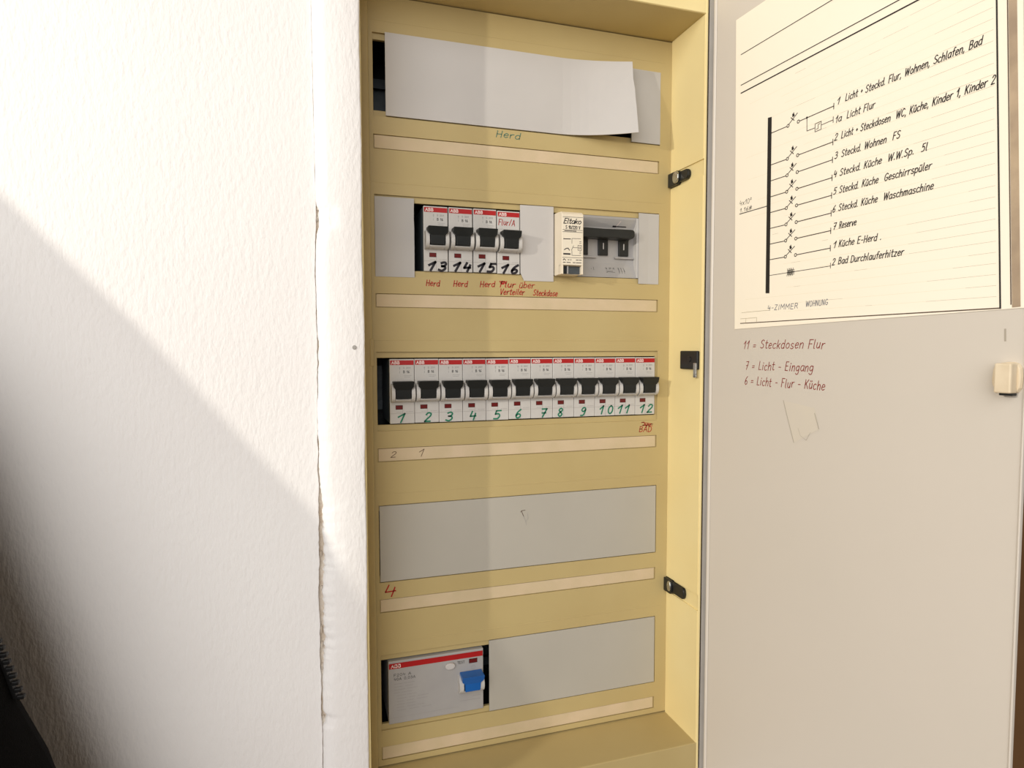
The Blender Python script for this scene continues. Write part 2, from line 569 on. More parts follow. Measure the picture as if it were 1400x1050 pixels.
# faint pressed fold lines in the cover
for r in ROWS:
    for z in (r + 36.2,):
        MB().box(-116, 112, -.12, .05, z - .35, z + .35).build('pressed_line', 'paint', panel, .1)
# left rim of the cover
m = MB().box(-126, -117.4, -2.6, 0, -271.5, 270)
m.build('side_rim', 'paint', cab, .8)
MB().box(-119.2, -116.5, -2.9, -.2, 18, 37).build('rim_notch', 'paint', cab, .4)

# side walls, roof and sill of the niche
m = MB().plate(-44, 0, -273, 271, 0, 1.2, [(-44.1, .1, 156.6, 168.4), (-44.1, .1, -169.3, -157.2)])
m.v = [(118 + y, x, z) for x, y, z in m.v]
sw = m.build('side_wall', 'paint_wall', cab, .2)
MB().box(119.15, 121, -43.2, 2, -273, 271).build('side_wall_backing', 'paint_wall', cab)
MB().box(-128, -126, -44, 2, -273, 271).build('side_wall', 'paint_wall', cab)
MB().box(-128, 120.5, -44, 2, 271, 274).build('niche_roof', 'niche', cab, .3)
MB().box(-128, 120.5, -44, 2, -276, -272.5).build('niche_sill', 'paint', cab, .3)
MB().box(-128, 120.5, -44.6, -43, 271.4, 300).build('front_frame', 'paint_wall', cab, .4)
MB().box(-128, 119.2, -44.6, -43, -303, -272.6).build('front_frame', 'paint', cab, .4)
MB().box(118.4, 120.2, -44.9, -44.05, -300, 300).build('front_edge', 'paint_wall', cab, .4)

# latches on the right side wall
def latch_profile(z0, z1, ya, yb, r=2.4, taper=0.0):
    zc, hh = (z0 + z1) / 2, (z1 - z0) / 2
    pts = [(ya, z0), (ya, z1)]
    for i in range(9):
        a = math.pi / 2 - math.pi * i / 8
        pts.append((yb + r - r * math.cos(a), zc + (hh - taper) * math.sin(a)))
    return pts


l1 = MB().prism(latch_profile(157.2, 167.8, -.2, -15), 115.2, 118.9, 'x').build('latch', 'black_plastic', cab, .5)
MB().prism(latch_profile(158.5, 166.2, -13, -27.5, 3.5), 116.0, 118.9, 'x').build('latch_tongue', 'black_plastic', l1, .5)
m = MB()
m.prism([(-12.5 + 4.0 * math.cos(2 * math.pi * i / 20), 162.6 + 4.6 * math.sin(2 * math.pi * i / 20)) for i in range(20)], 113.9, 115.6, 'x')
m.build('latch_screw', 'screw', l1, .5)
l3 = MB().prism(latch_profile(-168.6, -157.6, -.2, -12), 115.2, 118.9, 'x').build('latch', 'black_plastic', cab, .5)
MB().prism(latch_profile(-167.0, -158.2, -11, -28, 2.5), 116.2, 118.9, 'x').build('latch_tongue', 'black_plastic', l3, .5)
m = MB()
m.prism([(-9 + 2.6 * math.cos(2 * math.pi * i / 20), -162.2 + 4.2 * math.sin(2 * math.pi * i / 20)) for i in range(20)], 114.2, 115.6, 'x')
m.build('latch_screw', 'screw', l3, .5)
l2 = MB().box(115.4, 118.2, -43, -20.2, 14, 28).build('catch_plate', 'black_plastic', cab, .8)
MB().box(114.6, 116, -42.8, -39.5, 8, 19).build('catch_tab', 'screw', l2, .3)
MB().prism([(-33 + 2.2 * math.cos(2 * math.pi * i / 16), 21.5 + 2.2 * math.sin(2 * math.pi * i / 16)) for i in range(16)], 114.9, 115.6, 'x').build('catch_rivet', 'black_plastic', l2, .2)

# ---------------------------------------------------------------- the open door
TH = math.radians(4.5)
DD = Vector((math.sin(TH), -math.cos(TH), 0))
DN = Vector((-math.cos(TH), -math.sin(TH), 0))
DH = Vector((120.93, -50, 0))
DOOR = Surf(DH, DD, (0, 0, 1))


def dp(s, z, d=0.0):
    return DOOR.p(s, z, d)


def door_box(mb, s0, s1, z0, z1, d0, d1):
    vs = [dp(s0, z0, d0), dp(s1, z0, d0), dp(s1, z0, d1), dp(s0, z0, d1), dp(s0, z1, d0), dp(s1, z1, d0), dp(s1, z1, d1), dp(s0, z1, d1)]
    return mb.add(vs, [(0, 3, 2, 1), (4, 5, 6, 7), (0, 1, 5, 4), (1, 2, 6, 5), (2, 3, 7, 6), (3, 0, 4, 7)])


door = door_box(MB(), 3.6, 209, -302, 302, -1.4, 0).build('door', 'door', cab, .5)
# hinge side fold: a turned-back flange and a rounded lip
rows = []
prof = [(-5.2, -3.2), (-5.0, -.6), (-4.4, .0), (-.4, -1.6), (.3, -1.0), (.8, .2), (1.6, .9), (2.6, .9), (3.4, .4), (3.8, 0)]
for z in (-302, 302):
    rows.append([dp(s, z, d) for s, d in prof])
MB().grid([r[3:] for r in rows]).build('hinge_lip', 'door', door)
MB().grid([r[:4] for r in rows]).build('hinge_flange', 'flange', door)
door_box(MB(), 208.4, 209.4, -302, 302, -1.6, .6).build('edge_flange', 'door', door, .4)
# beige snap lock with a chipped foot
foot = cr([(196.4, 18.5), (197.0, 21.6), (199.4, 23.2), (205, 23.6), (207.9, 21), (208.0, 12), (205, 9.4), (200, 9.2), (197.6, 11.0), (196.2, 14)], 2, True)
m = MB()
n = len(foot)
m.add([dp(s, z, 0) for s, z in foot] + [dp(s * .96 + 200 * .04, z * .94 + 16.5 * .06, 2.0) for s, z in foot],
      [tuple(range(n)), tuple(range(n, 2 * n))] + [(i, (i + 1) % n, (i + 1) % n + n, i + n) for i in range(n)])
lock = m.build('snap_lock', 'latch_beige', door, .4)
door_box(MB(), 199.8, 206.8, 9.8, 23.0, 1.8, 6.6).build('lock_block', 'latch_beige', lock, .7)
door_box(MB(), 201.0, 206.4, 8.7, 9.9, 1.0, 4.6).build('lock_shade', 'black_plastic', lock, .3)  # black bar standing in for the shade under the lock block, no real part
# leftover strip of clear tape
m = MB()
m.add([dp(72.3, -3.3, .15), dp(81.6, -29, .15), dp(100.3, -18.5, .15), dp(96.6, -6, .15)], [(0, 1, 2, 3)])
tp = m.build('clear_tape', 'tape', door)
draw('tape_edge', [[(72.3, -3.3), (76, -14), (81.4, -28.8)], [(96.8, -9.2), (100.1, -18.2)]], 'tape_edge', tp, DOOR, .45, .2)
draw('tape_crease', [[(84.5, -19.5), (86.5, -24), (91, -26.2), (94, -21)]], 'tape_edge', tp, DOOR, .2, .2)
write('handwriting', '11 = Steckdosen Flur', 'ink_red_pen', door, DOOR, 35.5, 29.6, 5.4, 67, .5, .22, .06, 3, .16)
write('handwriting', '7 = Licht - Eingang', 'ink_red_pen', door, DOOR, 38, 15.6, 5.4, 56.5, .5, .2, .06, 4, .16)
write('handwriting', '6 = Licht - Flur - Küche', 'ink_red_pen', door, DOOR, 37.4, 5.2, 5.4, 66, .5, .2, .06, 5, .16)
draw('scuff_mark', [[(200.2, 33.0), (200.0, 38.0)]], 'tape_edge', door, DOOR, .8)

# handwriting on the cover
write('handwriting', 'Herd', 'ink_green_pale', panel, PANEL, -27.2, 183.6, 4.6, 18.5, .55, .15, .06, 11)
for k, (x, w_) in enumerate(((-79.2, 9.6), (-59.4, 10.4), (-39.6, 11.0))):
    write('handwriting', 'Herd', 'ink_red', panel, PANEL, x, 74.8 + .2 * k, 4.1, w_, .62, .15, .07, 12 + k)
write('handwriting', 'Flur', 'ink_red', panel, PANEL, -24.4, 75.4, 4.2, 11.5, .7, .2, .07, 16)
draw('handwriting', [[(-24.6, 79.4), (-20, 79.0)], [(-24, 78.4), (-19.5, 78.2)]], 'ink_red', panel, PANEL, .7)
write('handwriting', 'über', 'ink_red', panel, PANEL, -9.6, 75.0, 4.4, 11.8, .55, .2, .07, 17)
write('handwriting', 'Verteiler', 'ink_red', panel, PANEL, -24.6, 70.0, 4.2, 19.0, .6, .25, .07, 18)
write('handwriting', 'Steckdose', 'ink_red', panel, PANEL, 1.4, 69.8, 4.2, 19.6, .6, .25, .07, 19)
write('handwriting', 'BAD', 'ink_red', panel, PANEL, 91.4, -37.0, 4.2, 11.2, .55, .15, .06, 20)
draw('crossed_out_writing', [[(94.0, -29.2), (103.8, -31.0), (94.5, -31.6), (103.6, -32.4)], [(93.6, -29.6), (95.8, -29.0), (96.6, -30.6), (95.2, -32.2)], [(97, -30.4), (98.2, -32.6), (99.4, -30.4), (100.4, -32.6), (102.6, -30.6)]], 'ink_red', panel, PANEL, .5)
write('handwriting', '4', 'ink_red', panel, PANEL, -112, -147.2, 8.4, 8.4, .95, .12, .0, 21)
strips = [o for o in COL.objects if o.name.startswith('label_strip')]
SP = Surf((0, .5, 0), (1, 0, 0), (0, 0, 1))
write('handwriting', '2', 'ink_brown', strips[2], SP, -105.8, -46.9, 4.0, 3.8, .42, .15, 0, 22)
write('handwriting', '1', 'ink_brown', strips[2], SP, -86.6, -47.3, 5.2, 4.2, .42, .15, 0, 23)

# ================================================================== cards that close the empty slots
def curved_card(name, label, group, x0, x1, z0, z1, bend, m_, rag=0.0, y=-.5):
    mb = MB()
    n = 28
    r_ = random.Random(5)
    front, back = [], []
    for i in range(n + 1):
        x = x0 + (x1 - x0) * i / n
        f, b = [], []
        for j in range(9):
            z = z0 + (z1 - z0) * j / 8
            d = bend(x, (z - z0) / (z1 - z0))
            xx = x + (r_.uniform(-rag, rag) if i == n else 0)
            f.append((xx, y - d, z))
            b.append((xx, y - d + .9, z))
        front.append(f)
        back.append(b)
    mb.grid(front)
    mb.grid([r[::-1] for r in back])
    for fr, bk in ((front[0], back[0]), (front[-1], back[-1]), ([r[0] for r in front], [r[0] for r in back]), ([r[-1] for r in front], [r[-1] for r in back])):
        mb.grid([fr, bk])
    o = mb.build(name, m_)
    return tag(o, label, 'card', group)


GC = 'cards closing the empty slots'
curved_card('cover_card', 'long white card across the top slot with its right end curling outward', GC, -106, 77, 190.2, 245.9,
            lambda x, t: (max(0, (x - 22) / 55) ** 1.8) * (21 - 11 * t), 'card_white', .35, -1.0)
curved_card('cover_card', 'small grey card at the right end of the top slot behind the curling card', GC, 82.6, 107.8, 190.4, 245.8, lambda x, t: .4 * max(0, (100 - x) / 18), 'card', .1, -.3)
curved_card('cover_card', 'grey card left of breaker 13 in the second slot', GC, -114.4, -87.3, 80.3, 135.2, lambda x, t: 0, 'card', .15, -.35)
o = MB().prism([(-8.6, 136), (-8.3, 86), (-5.6, 80.4), (17.8, 80.4), (17.8, 136.2)], -.55, .4, 'y').build('cover_card', 'card_white', None, .1)
tag(o, 'pale card with a clipped corner between breaker 16 and the cream relay', 'card', GC)
curved_card('cover_card', 'narrow grey card right of the three pole switch in the second slot', GC, 89.6, 107.5, 80.9, 136.0, lambda x, t: .5 * max(0, (98 - x) / 8), 'card', .05, -.4)


def plate_thing(label, x0, x1, z0, z1):
    o = MB().box(x0, x1, -.15, 1.2, z0, z1).build('blanking_plate', 'plate', None, .25)
    return tag(o, label, 'plate', 'blanking plates')


p4 = plate_thing('grey blanking plate filling the whole fourth slot', -113.9, 107.3, -136.1, -81.4)
p5 = plate_thing('grey blanking plate right of the residual current switch in the bottom slot', -33.8, 107.3, -244.9, -190.2)
draw('pencil_mark', [[(-8.6, -93.8), (-7.8, -92.8), (-5.0, -92.6)], [(-7.8, -93.4), (-6.2, -97.2)]], 'ink_brown', p4, Surf((0, -.15, 0), (1, 0, 0), (0, 0, 1)), .4)
draw('scuff_mark', [[(-6.2, -97.2), (-4.6, -101), (-4.0, -104)], [(-3.2, -95), (-2.6, -99), (-4.4, -101.4)]], 'line_grey', p4, Surf((0, -.15, 0), (1, 0, 0), (0, 0, 1)), .35)

# ================================================================== circuit breakers
GB = 'circuit breakers'


def nose(mb, x0, x1, z, k=1.0, t=2.7):
    """two rounded cheeks and the lip that joins them below the toggle"""
    prof = cr([(.2, 5.6), (-2.8, 5.2), (-5.4, 4.0), (-7.0, 1.6), (-7.6, -1.4), (-7.2, -4.2), (-5.8, -6.2), (-3.4, -7.4), (.2, -7.9)], 2)
    prof = [(a * k, b + z) for a, b in prof]
    mb.prism(prof, x0, x0 + t, 'x')
    mb.prism(prof, x1 - t, x1, 'x')
    lip = cr([(.2, -4.8), (-3.0, -4.9), (-5.6, -5.3), (-5.6, -6.1), (-3.4, -7.3), (.2, -7.8)], 2)
    mb.prism([(a * k, b + z) for a, b in lip], x0 + t, x1 - t, 'x')


def toggle(mb, x0, x1, z, k=1.0):
    """T-shaped toggle: wide bar above, narrower stem below, leaning outwards at the top"""
    w = x1 - x0
    bar = [(x0, z + 7.0), (x0 + .25, z + 7.3), (x1 - .25, z + 7.3), (x1, z + 7.0), (x1 - .1, z + 3.4), (x1 - w * .11, z + 1.7), (x1 - w * .14, z + 1.2),
           (x1 - w * .16, z - 4.9), (x0 + w * .16, z - 4.9), (x0 + w * .14, z + 1.2), (x0 + w * .11, z + 1.7), (x0 + .1, z + 3.4)]

    def fy(zz):
        return (-7.6 - .32 * max(0, zz - z + 1)) * k
    n = len(bar)
    mb.add([(a, -1.5, b) for a, b in bar] + [(a, fy(b), b) for a, b in bar],
           [tuple(range(n)), tuple(range(2 * n - 1, n - 1, -1))] + [(i, i + n, (i + 1) % n + n, (i + 1) % n) for i in range(n)])


def breaker_proto(loc):
    t = thing('circuit_breaker', '', 'circuit breaker', loc, GB)
    x, z = loc[0], loc[2]
    S = Surf((x, 0, z), (1, 0, 0), (0, 0, 1))
    m = MB().box(x + .12, x + 17.45, 0, 2.6, z - 23, z + 22.8)
    body = m.build('front_cover', 'white_plastic', t, .35)
    MB().box(x + .2, x + 17.4, 2.6, 48, z - 23, z + 22.8).build('housing', 'housing', t, .3)
    m = MB()
    nose(m, x + .55, x + 17.2, z)
    m.build('toggle_guard', 'white_plastic', t, .3)
    m = MB()
    toggle(m, x + 1.7, x + 15.9, z)
    m.build('toggle', 'black_plastic', t, .45)
    st = rect_on(MB(), S, .5, 17.1, 18.6, 21.9, .1).build('red_stripe', 'red', t)
    ls, w = text_lines('ABB', 0, .12)
    ribbons(MB(), S, [[(1.5 + a * 5.6 / w, 19.3 + b * 1.9) for a, b in l] for l in ls], .5, .2).build('brand_lettering', 'brand_white', st)
    wr = rect_on(MB(), S, 4.0, 9.1, -13.0, -9.9, .1).build('indicator_window', 'window_rim', t)
    m = MB().box(x + 4.3, x + 8.8, -.35, -.05, z - 12.7, z - 10.2)
    m.build('indicator', 'window_red', wr)
    m = MB()
    ls, w = text_lines('S 201', 0)
    ribbons(m, S, [[(9.6 + a * 5.2 / w, 16.0 + b * 1.1) for a, b in l] for l in ls], .22)
    m.build('print', 'print_grey', body)
    m = MB()
    ls, w = text_lines('B 16', 0)
    ribbons(m, S, [[(9.7 + a * 4.4 / w, 12.9 + b * 1.7) for a, b in l] for l in ls], .34)
    m.build('print', 'print_dark', body)
    m = MB()
    ribbons(m, S, [[(7.2, 17.0), (7.2, 15.2)], [(6.8, 16.4), (7.2, 17.0), (7.6, 16.4)], [(7.2, 14.2), (7.2, 12.8)]], .22)
    ribbons(m, S, [[(10.2, 11.3), (15.4, 11.0)], [(10.4, 10.2), (14.4, 10.0)], [(11.4, -14.6), (12.6, -14.6)], [(13.2, -14.6), (16.4, -14.6)], [(4.6, -14.7), (8.2, -14.7)]], .2)
    m.build('print', 'print_grey', body)['kind'] = 'stuff'
    m = MB()
    ribbons(m, S, [[(.3, -15.8), (17.2, -15.8)], [(9.0, -13.4), (9.0, -22.8)]], .22, .08)
    m.build('marker_grid', 'line_grey', body)
    return t


def copy_tree(o, parent=None):
    c = o.copy()
    COL.objects.link(c)
    c.parent = parent
    for ch in [q for q in o.children]:
        copy_tree(ch, c)
    return c


X3 = [-105.7 + 17.6 * k for k in range(12)]
Z3 = [0, .1, 0, .05, 0, .25, .2, .25, .2, .15, .2, .1]
proto = breaker_proto((X3[0], 0, Z3[0]))
breakers = [proto]
for k in range(1, 12):
    b = copy_tree(proto)
    b.location = V(X3[k], 0, Z3[k])
    breakers.append(b)
X2 = [-80.6, -62.5, -44.4, -26.3]
Z2 = [108.15, 108.3, 108.5, 108.1]
for k in range(4):
    b = copy_tree(proto)
    b.location = V(X2[k], 0, Z2[k])
    breakers.append(b)
NUM = [('1', 4.6, 5.6), ('2', 7.4, 4.6), ('3', 5.0, 5.2), ('4', 5.4, 4.8), ('5', 6.0, 5.2), ('6', 5.6, 4.4), ('7', 8.0, 4.6), ('8', 4.5, 4.0), ('9', 5.8, 4.4)]
HOW = {1: 'beside the black gap', 12: 'above the red BAD note'}
for k, b in enumerate(breakers):
    n = k + 1
    row = 'third' if k < 12 else 'second'
    ink = 'green' if k < 12 else 'black'
    W = 'zero one two three four five six seven eight nine ten eleven twelve thirteen fourteen fifteen sixteen'.split()
    if n in (1, 13):
        where = f'leftmost of the {row} slot, next to {W[n + 1]}'
    elif n in (12, 16):
        where = f'rightmost of the {row} slot breakers, next to {W[n - 1]}'
    else:
        where = f'between {W[n - 1]} and {W[n + 1]}'
    b['label'] = f'white breaker with {ink} number {W[n]}, {where}'
    b['group'] = 'breakers in the third slot' if k < 12 else 'breakers in the second slot'
    x, z = (X3[k], Z3[k]) if k < 12 else (X2[k - 12], Z2[k - 12])
    S = Surf((x, 0, z), (1, 0, 0), (0, 0, 1))
    if k < 9:
        s, lx, w_ = NUM[k]
        write('marker_number', s, 'ink_green', b, S, lx - .8, -22.2, 6.2, w_, 1.1, .15, 0, n)
    elif k < 12:
        lx = (3.2, 1.2, 3.2)[k - 9]
        for c, q, ww in zip(str(n), (0, (7.6, 6.2, 7.2)[k - 9]), ((3.6, 4.2), (4.2, 4.2), (4.2, 4.6))[k - 9]):
            write('marker_number', c, 'ink_green', b, S, lx + q, -21.4, 6.2, ww, 1.1, .15, 0, n)
    else:
        for c, q, ww in zip(str(n), (1.4, 10.0), (5.2, 5.2)):
            write('marker_number', c, 'ink_black', b, S, q, -22.4, 6.0, ww, 1.7, .2, 0, n)
S16 = Surf((X2[3], 0, Z2[3]), (1, 0, 0), (0, 0, 1))
# breaker 16 carries a written note over its print
m = rect_on(MB(), S16, .8, 16.6, 9.4, 18.2, .25)
sl = m.build('paper_label', 'white_plastic', breakers[15])
write('handwriting', 'Flur/A', 'ink_red', sl, S16, .8, 12.4, 4.2, 12.6, .5, .15, .06, 40, d=.35)

# ================================================================== relay, main switch, residual current switch
rx0, rx1, rz0, rz1, ry = 18.7, 35.8, 84.4, 129.8, -15.0
rel = thing('impulse_relay', 'cream impulse relay module standing proud beside the black three pole switch', 'relay', (27.2, 0, 84.4))
m = MB().prism([(40, 85.4), (40, rz1 + 1.4), (0, rz1 + 1.4), (-6, rz1 + 1.2), (ry + 2.5, rz1 + .6), (ry, rz1 - 1.2), (ry, rz0 + 7.0), (ry + 5, rz0 + 6.4), (ry + 5, rz0 + .6), (-.5, rz0 + .3), (1, 85.4)], rx0, rx1, 'x')
m.build('body', 'cream_plastic', rel, .4)
for xa in (rx0, rx1 - 1.3):
    MB().box(xa, xa + 1.3, ry + .2, ry + 6, rz0 + .4, rz0 + 7.5).build('terminal_cheek', 'cream_plastic', rel, .25)
tw = MB().box(rx0 + 1.3, rx1 - 1.3, ry + 3.6, ry + 5.2, rz0 + 1.0, rz0 + 6.4).build('terminal_window', 'steel', rel)
MB().box(rx0 + 1.3, rx0 + 5.0, ry + 2.8, ry + 5.4, rz0 + 1.0, rz0 + 6.4).build('terminal_shade', 'slot_dark', tw)
MB().box(rx0 + 5.0, rx0 + 5.8, ry + 1.6, ry + 5.4, rz0 + .8, rz0 + 6.6).build('terminal_rib', 'grey_plastic', tw, .1)
RS = Surf((0, ry, 0), (1, 0, 0), (0, 0, 1))
lab = rect_on(MB(), RS, rx0 + .7, rx1 - .5, 91.6, 127.0, .06).build('front_label', 'relay_label', rel)
write('brand_lettering', 'Eltako', 'ink_black', lab, RS, 19.8, 121.6, 3.6, 13.8, .6, .25, 0, 50, .05)
write('print', 'S 10/220 V', 'ink_black', lab, RS, 21.6, 117.8, 2.2, 11.6, .42, 0, 0, 51, .12)
draw('print_rules', [[(19.4, 126.2), (35.0, 126.4)], [(19.2, 117.0), (35.0, 117.0)], [(19.2, 115.4), (35.0, 115.5)], [(19.2, 96.8), (35.0, 96.9)]], 'ink_black', lab, RS, .28)
draw('print', [[(20.8 + 1.6 * i, 116.2), (21.9 + 1.6 * i, 116.2)] for i in range(6)], 'ink_black', lab, RS, .55)
draw('circuit_diagram', [[(33.6, 110.9), (26.6, 110.8), (26.6, 107.2)], [(26.2, 102.2), (27.9, 105.6)], [(26.6, 102.0), (26.6, 98.5), (33.8, 98.6)], [(27.6, 104.2), (31.4, 104.2)], [(31.4, 102.4), (34.2, 102.4), (34.2, 106.0), (31.4, 106.0), (31.4, 102.4)]] +
     [[(32.6, z), (34.0, z)] for z in (108.8, 107.6, 101.2, 100.0)] + [circle_pts(32.8, 104.2, .7, 8)], 'ink_black', lab, RS, .3)
draw('print', [[(20.0, 110.3), (25.4, 110.4)], [(20.6, 102.4), (22.0, 103.4), (23.6, 103.6), (24.6, 102.2)]], 'ink_black', lab, RS, .6)
draw('print', [[(20.2, 99.4), (25.0, 99.4)]], 'ink_black', lab, RS, 1.1)
draw('print', [[(19.6, 94.8), (20.4, 95.8), (21.6, 94.8)], [(23.4, 95.2), (24.4, 95.2)], [(25.4, 95.2), (26.0, 95.2)], [(30.0, 95.2), (31.6, 95.2)], [(32.4, 95.2), (34.2, 95.2)],
               [(19.6, 93.2), (21.4, 93.2)], [(22.6, 93.2), (25.4, 93.2)], [(27.4, 93.2), (29.2, 93.2)], [(30.0, 93.2), (34.0, 93.2)]], 'ink_black', lab, RS, .5)

ms = thing('main_switch', 'grey three pole main switch with one wide black toggle bar', 'switch', (63, 0, 85))
sc = [(1, 132.2), (1.4, 130.6), (3.2, 127.6), (5.4, 124.4), (6.2, 121), (6.2, 100), (5.6, 96.6), (4.2, 92.4), (2.4, 88.0), (1.4, 85.9), (1, 85.3)]
m = MB().prism(sc + [(40, 85.3), (40, 132.2)], 36.2, 88.6, 'x')
msb = m.build('body', 'grey_plastic', ms)
m = MB().prism(sc + [(.7, 85.4), (.6, 90), (.6, 108), (.6, 127), (.7, 131.6)], 88.4, 91.6, 'x')
m.build('side_cheek', 'white_plastic', ms, .2)
m = MB()
bar = cr([(37.0, 115.4), (44, 114.6), (60, 114.9), (79, 114.6), (82.8, 115.6), (83.7, 118.4), (82.8, 121.2), (78, 121.8), (58, 121.4), (37.0, 121.2)], 3, True)
m.prism(bar, -5.4, 5.8, 'y')
mt = m.build('toggle_bar', 'black_plastic', ms, .6)
for xa, xb in ((39.4, 48.4), (57.4, 65.5), (75.0, 83.3)):
    lg = MB().prism([(xa, 102.6), (xb, 102.7), (xb, 114.6), (xb + 2.2, 117.5), (xa, 117.5)], 4.4, 6.6, 'y').build('toggle_leg', 'black_plastic', mt, .3)
    if xa > 50:
        MB().box((xa + xb) / 2 - .5, (xa + xb) / 2 + .3, 4.15, 4.8, 107.4, 112.2).build('on_mark', 'card_white', mt)
MB().box(38, 55.4, 4.2, 6.6, 100.4, 101.9).build('stop_lip', 'grey_plastic', ms, .4)
MB().box(71.6, 88.2, 4.2, 6.6, 100.4, 101.9).build('stop_lip', 'grey_plastic', ms, .4)
_n = Vector((0, -(127.6 - 124.4), -2.2)).normalized()
_u = Vector((0, -2.2, 3.2)).normalized()
TS = Surf((0, 5.4, 124.4), (1, 0, 0), tuple(_u))
draw('print', [[(69.8, 1.4), (71.6, 1.4)]], 'ink_black', msb, TS, 1.3)
draw('print', [[(72.2 + 1.5 * i, 1.5), (73.3 + 1.5 * i, 1.4)] for i in range(6)], 'ink_black', msb, TS, .8)
draw('light_scratch', [[(75.2, 6.0), (72.8, 1.8)]], 'brand_white', msb, TS, .3)
_u2 = Vector((0, 2.2 + .9, 4.4 + 3.0)).normalized()
BS = Surf((0, 2.4, 88.0), (1, 0, 0), (0, _u2.y, _u2.z))
write('print', 'Q 37 A', 'print_dark', msb, BS, 63.2, 4.3, 2.4, 7.6, .4, 0, 0, 61)
draw('print', [[(63.2 + 1.5 * i, 8.4), (64.3 + 1.5 * i, 8.4)] for i in range(4)], 'print_grey', msb, BS, .5)
draw('print', [[(63.4, 2.6), (69.2, 2.6)], [(63.4, 1.4), (64.4, 1.4)], [(64.2, 2.0), (70.8, 1.6)], [(51.0, 4.0), (51.3, 4.4)], [(53.0, 3.2), (53.0, 6.6)]], 'print_dark', msb, BS, .32)
draw('print', [[(72.8 + 2.4 * i, 5.8), (73.8 + 2.4 * i, 6.2), (75.0 + 2.4 * i, 2.4)] for i in range(3)] + [[(74.4 + 2.2 * i, 7.6), (74.9 + 2.2 * i, 1.0)] for i in range(3)], 'print_dark', msb, BS, .32)

rc = thing('residual_current_switch', 'wide grey residual current switch with blue toggle and white test button', 'switch', (-74, 0, -241))
m = MB().box(-109.3, -38.8, -1.2, 42, -241, -194.6)
rcb = m.build('body', 'grey_plastic', rc, .4)
QS = Surf((0, -1.2, 0), (1, 0, 0), (0, 0, 1))
st = rect_on(MB(), QS, -108.9, -39.2, -200.2, -196.2).build('red_stripe', 'red', rc)
write('brand_lettering', 'ABB', 'brand_white', st, QS, -107.4, -199.4, 2.2, 7.0, .5, 0, 0, 70, .1, .2)
for i, (s, x, z, h_, w_) in enumerate((('F204 A', -105.6, -206.0, 1.9, 12.6), ('40A 0,03A', -105.4, -209.0, 1.9, 15.5))):
    write('print', s.replace('m', 'm'), 'print_dark', rcb, QS, x, z, h_, w_, .3, 0, 0, 71)
lines = []
r_ = random.Random(3)
for i in range(10):
    z = -211.6 - 2.2 * i
    x = -105.4 + (2 if i > 3 else 0)
    for j in range(r_.randint(2, 3)):
        w_ = r_.uniform(3, 8)
        lines.append([(x, z), (x + w_, z)])
        x += w_ + r_.uniform(1, 2.4)
lines += [[(-57, -232.4), (-41, -232.6)], [(-47, -229.8), (-41, -229.9)]]
draw('print', lines, 'print_grey', rcb, QS, .3)
draw('marker_line', [[(-108.8, -236.4), (-58, -236.4)]], 'line_grey', rcb, QS, .25)
m = MB().disc(-64.4, -204.0, 4.4, 3.0, -1.5, -1.1, 28).build('button_rim', 'grey_plastic', rc, .1)
MB().disc(-64.4, -204.0, 3.7, 2.5, -3.4, -1.2, 28).build('test_button', 'card_white', rc, .7)
write('print', 'TEST', 'print_dark', rcb, QS, -58.6, -203.8, 1.8, 5.4, .36, 0, 0, 72)
wr = rect_on(MB(), QS, -49.8, -43.4, -204.6, -201.2, .12).build('indicator_window', 'window_rim', rc)
MB().box(-49.4, -43.8, -1.6, -1.25, -204.2, -201.6).build('indicator', 'window_red', wr)
draw('print', [circle_pts(-46.6, -208.0, 1.5, 12), [(-46.6, -208.8), (-46.6, -207.2)]], 'print_grey', rcb, QS, .25)
m = MB()
nose(m, -58.4, -39.6, -217.4, 1.15, 3.2)
m.build('toggle_guard', 'white_plastic', rc, .3)
m = MB()
toggle(m, -57.0, -40.4, -217.4, 1.15)
m.build('toggle', 'blue', rc, .45)

# ================================================================== the sheet of paper on the door
sheet = thing('paper_sheet', 'cream sheet with hand drawn circuit list stuck on the grey door', 'paper', dp(115, 43, .2))
P0, P1, P2, P3 = (27.2, 43.1), (208.3, 47.2), (198.6, 253.6), (23.7, 253.2)
m = MB()
f = [[], []]
n = 16
rows, rows2 = [], []
for i in range(n + 1):
    t = i / n
    r, r2 = [], []
    for j in range(n + 1):
        u = j / n
        s = (P0[0] * (1 - u) + P1[0] * u) * (1 - t) + (P3[0] * (1 - u) + P2[0] * u) * t
        z = (P0[1] * (1 - u) + P1[1] * u) * (1 - t) + (P3[1] * (1 - u) + P2[1] * u) * t
        r.append(dp(s, z, .4))
        r2.append(dp(s, z, .15))
    rows.append(r)
    rows2.append(r2)
m.grid(rows)
m.grid(rows2)
for a, b in ((rows[0], rows2[0]), (rows[-1], rows2[-1]), ([r[0] for r in rows], [r[0] for r in rows2]), ([r[-1] for r in rows], [r[-1] for r in rows2])):
    m.grid([a, b])
m.build('sheet', 'paper', sheet)
PS = Surf(tuple(DH + DN * .4), DD, (0, 0, 1))


def rl(z):          # right frame line of the drawing
    return 197.9 - (z - 47) * .047


